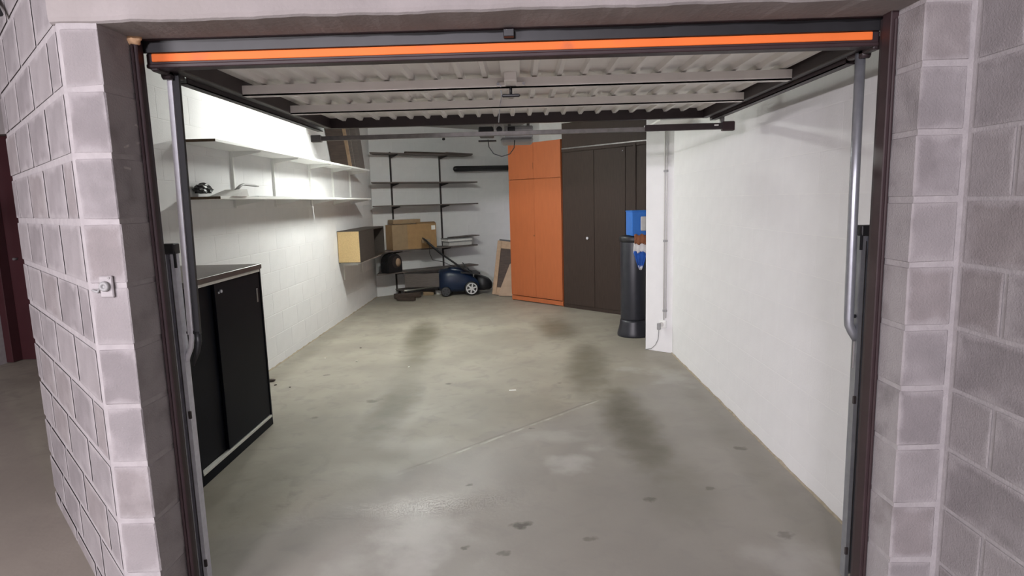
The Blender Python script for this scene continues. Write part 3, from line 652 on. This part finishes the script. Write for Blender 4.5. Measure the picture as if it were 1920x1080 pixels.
# long dark drawer and aluminium strip at the foot of the shelves
tag(box('grey_plank', M_shelfd, None, 0, .74, -.02, 0, 0, .22, bev=.002, loc=onw(.34, .33, .150)), 'wide dark plank hanging on edge in front of the lowest shelf', 'plank')
lw = thing('low_rack', 'low dark rack with aluminium front edge under the lowest back shelf', 'rack', onw(.30, .33, 0), RZ)
bm = bmesh.new(); bx(bm, 0, 1.0, .0, .28, .085, .105, bev=.002); obj('board', bm, M_shelfd, lw)
bm = bmesh.new(); bx(bm, .02, 1.0, -.006, .0, .088, .112, bev=.002); obj('aluminium_edge', bm, M_alu, lw)
for x in (.03, .93):
    for y in (.02, .22):
        bm = bmesh.new(); bx(bm, x, x + .04, y, y + .04, 0, .085); obj('leg', bm, M_upr, lw)
# scrap under the rack
for i, (s, off, L_, r, zz, m, lab) in enumerate([(.08, .45, .42, .045, .045, M_wood, 'thick dark offcut of wood on the floor in the back left corner'), (.05, .62, .30, .03, .03, M_wood, 'short dark stick in front of the thick offcut in the back left corner')]):
    bm = bmesh.new(); x, y, z = onw(s, off, zz); bx(bm, 0, L_, -r, r, -r * .8, r * .9, bev=.01, seg=2)
    tag(obj('wood_offcut', bm, m, None, loc=(x, y, z), rot=(.0, 0, .35 - i * .6)), lab, 'wood')
for i, (s, off, w_, h_, m, lab) in enumerate([(.62, .40, .17, .06, M_card2, 'small flattened carton on the floor under the aluminium edge'), (.82, .46, .14, .07, M_lgrey, 'pale crumpled packet on the floor left of the mower'), (.97, .50, .10, .045, M_wcloth, 'small white packet on the floor beside the mower')]):
    bm = bmesh.new(); bx(bm, 0, w_, -.07, .03, 0, h_, bev=.008, seg=2)
    for v in bm.verts: v.co.z *= 1 - .25 * (v.co.x / w_)
    tag(obj('small_packet', bm, m, None, loc=onw(s, off, 0), rot=(0, 0, .2 + .2 * i)), lab, 'packet')

# horizontal dark pipe on the back wall
pp = thing('wall_pipe', 'thick black round-ended pipe fixed across the back wall', 'pipe', onw(1.47, .12, 2.055), RZ)
bm = bmesh.new(); R = .048; tube(bm, [(0, 0, 0), (.012, 0, 0), (.03, 0, .001), (.06, 0, .002), (1.20, 0, .03)], [R * .4, R * .75, R * .93, R, R], 16); obj('pipe', bm, M_black, pp)
for x in (.25, 1.0):
    bm = bmesh.new(); bx(bm, x, x + .03, .04, .118, -.02 + .02 * x, .02 + .02 * x); obj('clamp', bm, M_galvd, pp)
# small dark wall knob at top
bm = bmesh.new(); cyl(bm, (0, 0, 0), (0, .03, 0), .022, 14); tag(obj('pipe_end', bm, M_black, None, loc=onw(1.36, .032, 2.56), rot=(0, 0, RZ)), 'small round black cap high on the back wall', 'cap')

# ---------------------------------------------------------------- lawn mower
mw = thing('lawn_mower', 'dark blue push lawn mower parked by the back wall', 'mower', (-.985, 9.98, 0), math.radians(14))
def loft(bm, secs):
    rings = []
    for (x, pts) in secs: rings.append([bm.verts.new((x, y, z)) for y, z in pts])
    n = len(rings[0])
    for i in range(len(rings) - 1):
        for k in range(n):
            f = bm.faces.new((rings[i][k], rings[i][(k + 1) % n], rings[i + 1][(k + 1) % n], rings[i + 1][k])); f.smooth = True
    bm.faces.new(rings[0][::-1]); bm.faces.new(rings[-1])
def sec(w_, z0, z1, r=.5):
    out = []
    for k in range(16):
        a = 2 * math.pi * k / 16; c, s_ = math.cos(a), math.sin(a)
        sx = math.copysign(abs(c) ** r, c); sz = math.copysign(abs(s_) ** r, s_)
        out.append((sx * w_ / 2, (z0 + z1) / 2 + sz * (z1 - z0) / 2))
    return out
bm = bmesh.new()
loft(bm, [(-.36, sec(.26, .10, .36)), (-.33, sec(.38, .06, .41)), (-.2, sec(.44, .05, .43)), (-.02, sec(.46, .05, .40)), (.12, sec(.46, .06, .33)), (.24, sec(.42, .07, .26)), (.30, sec(.34, .09, .20))])
obj('deck', bm, M_mblue, mw)
bm = bmesh.new(); loft(bm, [(-.22, sec(.20, .38, .42)), (-.15, sec(.26, .36, .455)), (.0, sec(.28, .34, .44)), (.14, sec(.24, .28, .39)), (.2, sec(.16, .26, .34))]); obj('motor_cover', bm, M_mblue, mw)
bm = bmesh.new(); quadbox(bm, [(-.02, -.2, .36), (.30, -.2, .33), (.30, .2, .33), (-.02, .2, .36), (-.02, -.2, .385), (.30, -.2, .355), (.30, .2, .355), (-.02, .2, .385)]); obj('rear_flap', bm, M_black, mw)
bm = bmesh.new(); loft(bm, [(.26, sec(.36, .06, .30)), (.36, sec(.40, .05, .29)), (.46, sec(.36, .06, .25)), (.50, sec(.28, .08, .20))]); obj('grass_box', bm, M_black, mw)
for (x, y, r) in ((.14, -.245, .115), (.14, .245, .115), (-.27, -.22, .08), (-.27, .22, .08)):
    s = -1 if y < 0 else 1
    bm = bmesh.new(); lathe(bm, [(r * .6, -.022), (r * .94, -.022), (r, -.012), (r, .012), (r * .94, .022), (r * .6, .022)], 28, Matrix.Translation((x, y, r)) @ Matrix.Rotation(math.pi / 2, 4, 'X'))
    wh = obj('wheel', bm, M_black, mw)
    bm = bmesh.new()
    yy = y + s * .024
    lathe(bm, [(r * .20, -.004), (r * .22, .004)], 16, Matrix.Translation((x, yy, r)) @ Matrix.Rotation(math.pi / 2, 4, 'X'))
    t = bmesh.new(); seg = 28
    for a0 in range(seg):
        a, b = 2 * math.pi * a0 / seg, 2 * math.pi * (a0 + 1) / seg
        q = [t.verts.new((x + rr * math.cos(an), yy, r + rr * math.sin(an))) for rr, an in ((r * .66, a), (r * .80, a), (r * .80, b), (r * .66, b))]; t.faces.new(q)
    merge(bm, t)
    for k in range(6):
        an = 2 * math.pi * k / 6 + .3; ca, sa = math.cos(an), math.sin(an); t = bmesh.new()
        quadbox(t, [(px * ca - pz * sa + x, py, px * sa + pz * ca + r) for px, py, pz in ((r * .15, yy - .003, -.013), (r * .7, yy - .003, -.010), (r * .7, yy + .003, -.010), (r * .15, yy + .003, -.013), (r * .15, yy - .003, .013), (r * .7, yy - .003, .010), (r * .7, yy + .003, .010), (r * .15, yy + .003, .013))])
        merge(bm, t)
    obj('hubcap', bm, M_wheel if x > 0 else M_grey2, wh)
bm = bmesh.new()
for y in (-.19, .19):
    tube(bm, [(.12, y, .37), (.05, y, .41), (-.28, y, .66), (-.50, y, .86), (-.54, y * .95, .90)], .015, 8)
tube(bm, [(-.54, -.18, .90), (-.57, -.12, .93), (-.57, .12, .93), (-.54, .18, .90)], .014, 8)
obj('handle', bm, M_black, mw)
bm = bmesh.new(); bx(bm, -.60, -.46, -.07, .05, .86, .92, bev=.015, seg=2); obj('switch_box', bm, M_card2, mw, label='brown switch housing')
bm = bmesh.new(); tube(bm, [(-.50, -.2, .86), (-.50, -.21, .70), (-.46, -.2, .60), (-.30, -.19, .56), (-.1, -.15, .46)], .005, 6); obj('cable', bm, M_black, mw)
bm = bmesh.new(); tube(bm, [(.02, -.16, .53), (.13, -.16, .40), (.2, -.16, .35)], .009, 6); obj('flap_lever', bm, M_black, mw)

# ---------------------------------------------------------------- leaning picture frames
pf = thing('picture_frame', 'tan wooden frame leaning beside the orange wardrobe', 'frame', (-.33, 9.66, .01), math.radians(-8))
pf.rotation_euler = (math.radians(-5), math.radians(7), math.radians(-8))
bm = bmesh.new(); bx(bm, -.13, -.065, 0, .03, 0, .86, bev=.004); obj('stile', bm, M_tan, pf); bm = bmesh.new(); bx(bm, .18, .245, 0, .03, 0, .86, bev=.004); obj('stile', bm, M_tan, pf)
bm = bmesh.new(); bx(bm, -.065, .18, 0, .03, .74, .86, bev=.004); obj('top_rail', bm, M_tan, pf); bm = bmesh.new(); bx(bm, -.065, .18, 0, .03, 0, .12, bev=.004); obj('bottom_rail', bm, M_tan, pf)
bm = bmesh.new(); bx(bm, -.07, .185, .018, .024, .1, .78); obj('backing', bm, M_wood, pf)
bm = bmesh.new(); quadbox(bm, [(-.11, .04, .86), (.24, .04, .86), (.24, .09, .86), (-.11, .09, .86), (-.11, .04, .885), (.24, .04, .885), (.24, .09, .885), (-.11, .09, .885)]); obj('dark_top_bar', bm, M_black, pf)
bm = bmesh.new(); t = [(-.05, 0), (.22, 0), (.22, .55), (.13, .50), (.02, .22), (-.03, .10)]
a = [bm.verts.new((x, 0, z)) for x, z in t]; b = [bm.verts.new((x, .012, z)) for x, z in t]
bm.faces.new(a); bm.faces.new(b[::-1])
for i in range(len(t)): bm.faces.new((a[i], b[i], b[(i + 1) % len(t)], a[(i + 1) % len(t)]))
tag(obj('paper_sheet', bm, M_paper, None, loc=(-.30, 9.56, .012), rot=(math.radians(-6), 0, math.radians(-12))), 'creased brown paper slumped against the leaning frame', 'paper')

# ---------------------------------------------------------------- wardrobes along the oblique back
CR = math.atan2(-.717, .709)
ow = thing('orange_wardrobe', 'tall orange-brown wardrobe with cupboard doors on top', 'wardrobe', (-.139, 9.235, 0), CR)
WO, HO, DO = 1.03, 2.30, .55
bm = bmesh.new(); bx(bm, 0, .018, 0.018, DO, 0, HO); bx(bm, WO - .018, WO, .018, DO, 0, HO); bx(bm, .018, WO - .018, .018, DO, HO - .018, HO); bx(bm, .018, WO - .018, .018, DO, .08, .098); bx(bm, .018, WO - .018, DO - .008, DO, .098, HO - .018)
obj('carcass', bm, M_orange, ow)
bm = bmesh.new(); bx(bm, 0.0, WO, .010, .026, 0.012, .072); obj('plinth', bm, M_orange, ow)
for x0, x1 in ((.003, WO / 2 - .0015), (WO / 2 + .0015, WO - .003)):
    bm = bmesh.new(); bx(bm, x0, x1, 0, .017, .085, 1.790, bev=.0012); dd = obj('door', bm, M_orange, ow)
    bm = bmesh.new(); bx(bm, x0, x1, 0, .017, 1.796, HO - .002, bev=.0012); obj('top_door', bm, M_orange, ow)
    xk = WO / 2 - .03 if x0 < .1 else WO / 2 + .03
    if x0 < .1:
        bm = bmesh.new(); cyl(bm, (WO / 2 - .012, .001, .985), (WO / 2 - .012, -.006, .985), .011); obj('keyhole', bm, M_rust, dd)
        bm = bmesh.new(); bx(bm, WO / 2 - .012, WO / 2 - .006, -.006, .0, 1.93, 2.02); obj('pull_strip', bm, M_rust, dd)
dw = thing('dark_wardrobe', 'wide dark brown wardrobe with a raised top section', 'wardrobe', (-.139 + 1.045 * .709, 9.235 - 1.045 * .717, 0), CR)
WD, HD, DD = 1.72, 2.17, .55
bm = bmesh.new(); bx(bm, 0, .02, .02, DD, 0, HD); bx(bm, WD - .02, WD, .02, DD, 0, HD); bx(bm, .02, WD - .02, .02, DD, HD - .02, HD); bx(bm, .02, WD - .02, .02, DD, .04, .06); bx(bm, .02, WD - .02, DD - .01, DD, .06, HD - .02)
obj('carcass', bm, M_dark, dw)
bm = bmesh.new(); bx(bm, 0, WD, .004, .022, .0, .045); obj('plinth', bm, M_dark, dw)
for i, (x0, x1) in enumerate(((.003, .541), (.547, 1.035), (1.041, WD - .003))):
    bm = bmesh.new(); bx(bm, x0, x1, 0, .018, .048, HD - .055, bev=.0015); dd = obj('door', bm, M_dark, dw)
    if i == 0:
        bm = bmesh.new(); cyl(bm, (.445, 0, .975), (.445, -.022, .975), .012); cyl(bm, (.445, -.022, .975), (.445, -.028, .975), .017); obj('knob', bm, M_galv, dd)
bm = bmesh.new(); bx(bm, 1.16, 1.20, -.012, .0, .06, HD - .02, bev=.003); obj('vertical_trim', bm, M_dark, dw)
bm = bmesh.new(); bx(bm, 0, WD, -.006, .02, HD - .052, HD - .0, bev=.002); obj('upper_rail', bm, M_dark, dw)
bm = bmesh.new(); bx(bm, 0, WD, -.010, .0, HD - .012, HD + .004, bev=.001); obj('light_edge_trim', bm, M_galvd, dw)
bm = bmesh.new(); bx(bm, 0, WD, 0, DD, HD + .004, 2.50, bev=.003); obj('top_section', bm, M_dark, dw)
for x, z in ((.62, 2.33), (1.0, 2.07)):
    bm = bmesh.new(); cyl(bm, (x, -.001 if z > 2.2 else 0, z), (x, -.008, z), .006); obj('screw_cap', bm, M_galv, dw)

# white board resting on the top of the niche
wbd = tag(box('white_board', M_shelfw, None, 0, .95, 0, .62, 0, .016, bev=.002, loc=(1.06, 5.22, 2.155), rot=(0, 0, .0)), 'white board fixed level above the stub wall end', 'board')
wbd.location = (1.17, 5.15, 2.11)

# ---------------------------------------------------------------- column appliance, bag and box on it
cl = thing('column_heater', 'tall dark grey column with flared base beside the stub wall', 'heater', (1.225, 6.62, 0), .3)
bm = bmesh.new(); lathe(bm, [(.172, 0), (.175, .02), (.165, .06), (.15, .12), (.146, .16), (.140, .18)], 24); obj('flared_base', bm, M_bin, cl)
bm = bmesh.new(); lathe(bm, [(.135, .18), (.138, .2), (.140, .6), (.145, 1.02), (.142, 1.03)], 32); obj('column', bm, M_bin, cl)
bm = bmesh.new(); lathe(bm, [(.150, 1.028), (.154, 1.036), (.154, 1.075), (.146, 1.088), (.05, 1.095)], 32); obj('lid', bm, M_black, cl)
bm = bmesh.new(); bx(bm, -.03, .03, -.150, -.135, .62, .98, bev=.004)
bb = thing('blue_crate', 'bright blue plastic crate on top of the grey column', 'crate', (1.262, 6.56, 1.096), .15)
bm.free(); bm = bmesh.new(); bx(bm, -.10, .14, -.1, .1, 0, .26, bev=.006); obj('shell', bm, M_blue, bb)
bm = bmesh.new(); bx(bm, -.105, .145, -.105, .105, .245, .262, bev=.004); obj('rim', bm, M_blue, bb)
bm = bmesh.new(); bx(bm, -.01, .05, -.12, -.1, .05, .2, bev=.008); obj('side_clip', bm, M_lgrey, bb)
hb = thing('hanging_cloth', 'brown, white and blue cloth hanging down the front of the grey column', 'cloth', (1.262, 6.44, .78), 0)
def cloth(z0, z1, m, w0, w1, nm, y=0.0):
    bm = bmesh.new(); n = 10; rows = []
    for j in range(5):
        t = j / 4; z = z1 + (z0 - z1) * t; w_ = w0 + (w1 - w0) * t
        rows.append([bm.verts.new((w_ * (i / n - .5), y - .012 * math.sin(i * 1.9 + j * .5) - .01, z + .01 * math.sin(i * 1.3))) for i in range(n + 1)])
    for j in range(4):
        for i in range(n):
            f = bm.faces.new((rows[j][i], rows[j][i + 1], rows[j + 1][i + 1], rows[j + 1][i])); f.smooth = True
    o = obj(nm, bm, m, hb); q = o.modifiers.new('s', 'SOLIDIFY'); q.thickness = .006; return o
cloth(.23, .33, M_rust, .13, .13, 'brown_band', -.004); cloth(.14, .24, M_wcloth, .14, .14, 'white_band', .002); cloth(-.02, .15, M_cloth, .15, .05, 'blue_cloth'); cloth(-.035, .0, M_wcloth, .05, .03, 'white_tip', -.002)

# conduit, socket and lead on the stub wall
SR = math.atan2(5.775 - 5.957, 1.44 - 1.222)
def ons(s, off, z):
    dx, dy = math.cos(SR), math.sin(SR); return (1.222 + dx * s + dy * off, 5.957 + dy * s - dx * off, z)
cd = thing('wall_conduit', 'thin grey conduit running down the white stub wall', 'conduit', ons(.197, .008, .32), SR)
bm = bmesh.new(); cyl(bm, (0, 0, 0), (0, 0, CZ - .33), .0065, 8); obj('pipe', bm, M_lgrey, cd)
bm = bmesh.new(); cyl(bm, (.022, .0, .02), (.022, .0, CZ - .33), .0055, 8); obj('pipe', bm, M_lgrey, cd)
for z in (.08, .75, 1.4, 1.95):
    bm = bmesh.new(); bx(bm, -.01, .032, -.008, .008, z, z + .02, bev=.002); obj('clip', bm, M_grey, cd)
sk = thing('wall_socket', 'white surface socket at the foot of the conduit', 'socket', ons(.19, .001, .245), SR)
bm = bmesh.new(); bx(bm, -.032, .036, -.035, 0, 0, .07, bev=.006, seg=2); obj('case', bm, M_shelfw, sk)
bm = bmesh.new(); cyl(bm, (0, -.036, .035), (0, -.040, .035), .022, 20); obj('face', bm, M_lgrey, sk)
pl = thing('power_lead', 'grey plug with a thin lead falling to the floor', 'cable', ons(.176, .045, .25), SR)
bm = bmesh.new(); bx(bm, -.018, .012, -.03, 0, -.02, .045, bev=.006, seg=2); obj('plug', bm, M_grey, pl)
bm = bmesh.new(); tube(bm, [(-.003, -.015, -.02), (-.006, -.012, -.06), (-.018, 0, -.12), (-.05, .01, -.18), (-.10, .02, -.225), (-.165, .025, -.244)], .004, 6); obj('lead', bm, M_grey, pl)

# ---------------------------------------------------------------- key switch on the left pier and floor scraps
ks = thing('key_switch', 'small pale key switch box on the left block pier', 'switch', (-1.297, 1.899, 1.266))
bm = bmesh.new(); bx(bm, -.020, .022, -.010, 0, -.034, .034, bev=.003); obj('plate', bm, M_key, ks)
bm = bmesh.new(); lathe(bm, [(.016, 0), (.016, .010), (.013, .014), (.006, .014), (.006, .010), (.0005, .010)], 24, Matrix.Translation((0, -.009, .002)) @ Matrix.Rotation(math.pi / 2, 4, 'X')); obj('cylinder', bm, M_grey, ks)
bm = bmesh.new(); cyl(bm, (.012, -.010, .028), (.012, -.012, .028), .004); obj('screw', bm, M_galvd, ks)
bm = bmesh.new(); tube(bm, [(-.030, -.004, -.006), (-.036, -.006, -.016), (-.048, -.005, -.012), (-.056, -.003, -.010)], [.003, .005, .004, .003], 8); tag(obj('wire_stub', bm, M_grey, None, loc=(-1.290, 1.8985, 1.266)), 'bent grey wire stub left of the key switch', 'wire')
bm = bmesh.new(); tube(bm, [(-.315, .335, .19), (-.115, .115, .09), (-.04, .03, .035), (0, 0, 0)], [.016, .016, .015, .010], 8)
tag(obj('pipe_stub', bm, M_black, None, loc=(-1.995, 2.495, 2.27)), 'dark pipe stub at the top left corner of the block wall', 'pipe')
# chalk number on the reveal: 25
ck = thing('chalk_number', 'faint chalk number 25 on the dark reveal of the left pier', 'marking', (-1.2354, 1.9, 1.7))
def stroke(name, lines):
    bm = bmesh.new()
    for pts in lines:
        L_, R_ = [], []
        for i, (y, z) in enumerate(pts):
            a_, b_ = pts[max(i - 1, 0)], pts[min(i + 1, len(pts) - 1)]
            d = Vector((b_[0] - a_[0], b_[1] - a_[1])).normalized(); n = Vector((-d.y, d.x)) * .0035
            L_.append(bm.verts.new((0, y + n.x - 1.9, z + n.y - 1.7))); R_.append(bm.verts.new((0, y - n.x - 1.9, z - n.y - 1.7)))
        for i in range(len(pts) - 1): bm.faces.new((L_[i], R_[i], R_[i + 1], L_[i + 1]))
    obj(name, bm, M_chalk, ck)
dzc = -.02
stroke('digit', [[(1.932, 1.78), (1.945, 1.802), (1.965, 1.808), (1.980, 1.795), (1.985, 1.77), (1.978, 1.745), (1.968, 1.72), (1.95, 1.702), (1.965, 1.698), (1.99, 1.706)]])
stroke('digit', [[(2.065, 1.802), (2.03, 1.798), (2.020, 1.77), (2.04, 1.776), (2.058, 1.762), (2.062, 1.738), (2.05, 1.720), (2.03, 1.715)]])
stroke('dash', [[(1.95, 1.635), (1.985, 1.632)]])
# floor scraps
tag(box('paper_scrap', M_litter, None, -.028, .028, -.012, .012, 0, .003, bev=.001, loc=(-.085, 4.73, .0005), rot=(0, 0, .1)), 'small white scrap on the middle of the floor', 'scrap')
for i, (x, y, s, m) in enumerate([(-2.18, 5.14, .05, M_wood), (-2.10, 5.02, .02, M_wood), (-1.95, 5.9, .018, M_litter), (-1.60, 5.75, .016, M_litter), (-1.05, 5.5, .014, M_litter), (-2.05, 4.4, .018, M_wood), (-1.95, 4.95, .014, M_wood), (-1.70, 6.3, .016, M_wood)]):
    bm = bmesh.new(); bmesh.ops.create_icosphere(bm, subdivisions=1, radius=1)
    for v in bm.verts: v.co = Vector((v.co.x * s * .8, v.co.y * s * .5, (v.co.z + 1) * s * .25))
    lab = ['largest dark wood chip at the foot of the left wall behind the black cabinet', 'small dark chip just beside the largest wood chip by the left wall', 'pale crumb on the floor nearest the middle of the left wall', 'pale crumb half a step out from the left wall',
           'pale crumb farthest from the left wall, near the tyre mark', 'dark crumb close to the far foot of the black cabinet', 'dark crumb in front of the largest wood chip, away from the wall', 'farthest dark crumb on the floor along the left wall']
    o = obj('floor_crumb', bm, m, None, loc=(x, y, 0), rot=(0, 0, i))
    tag(o, lab[i], 'litter')
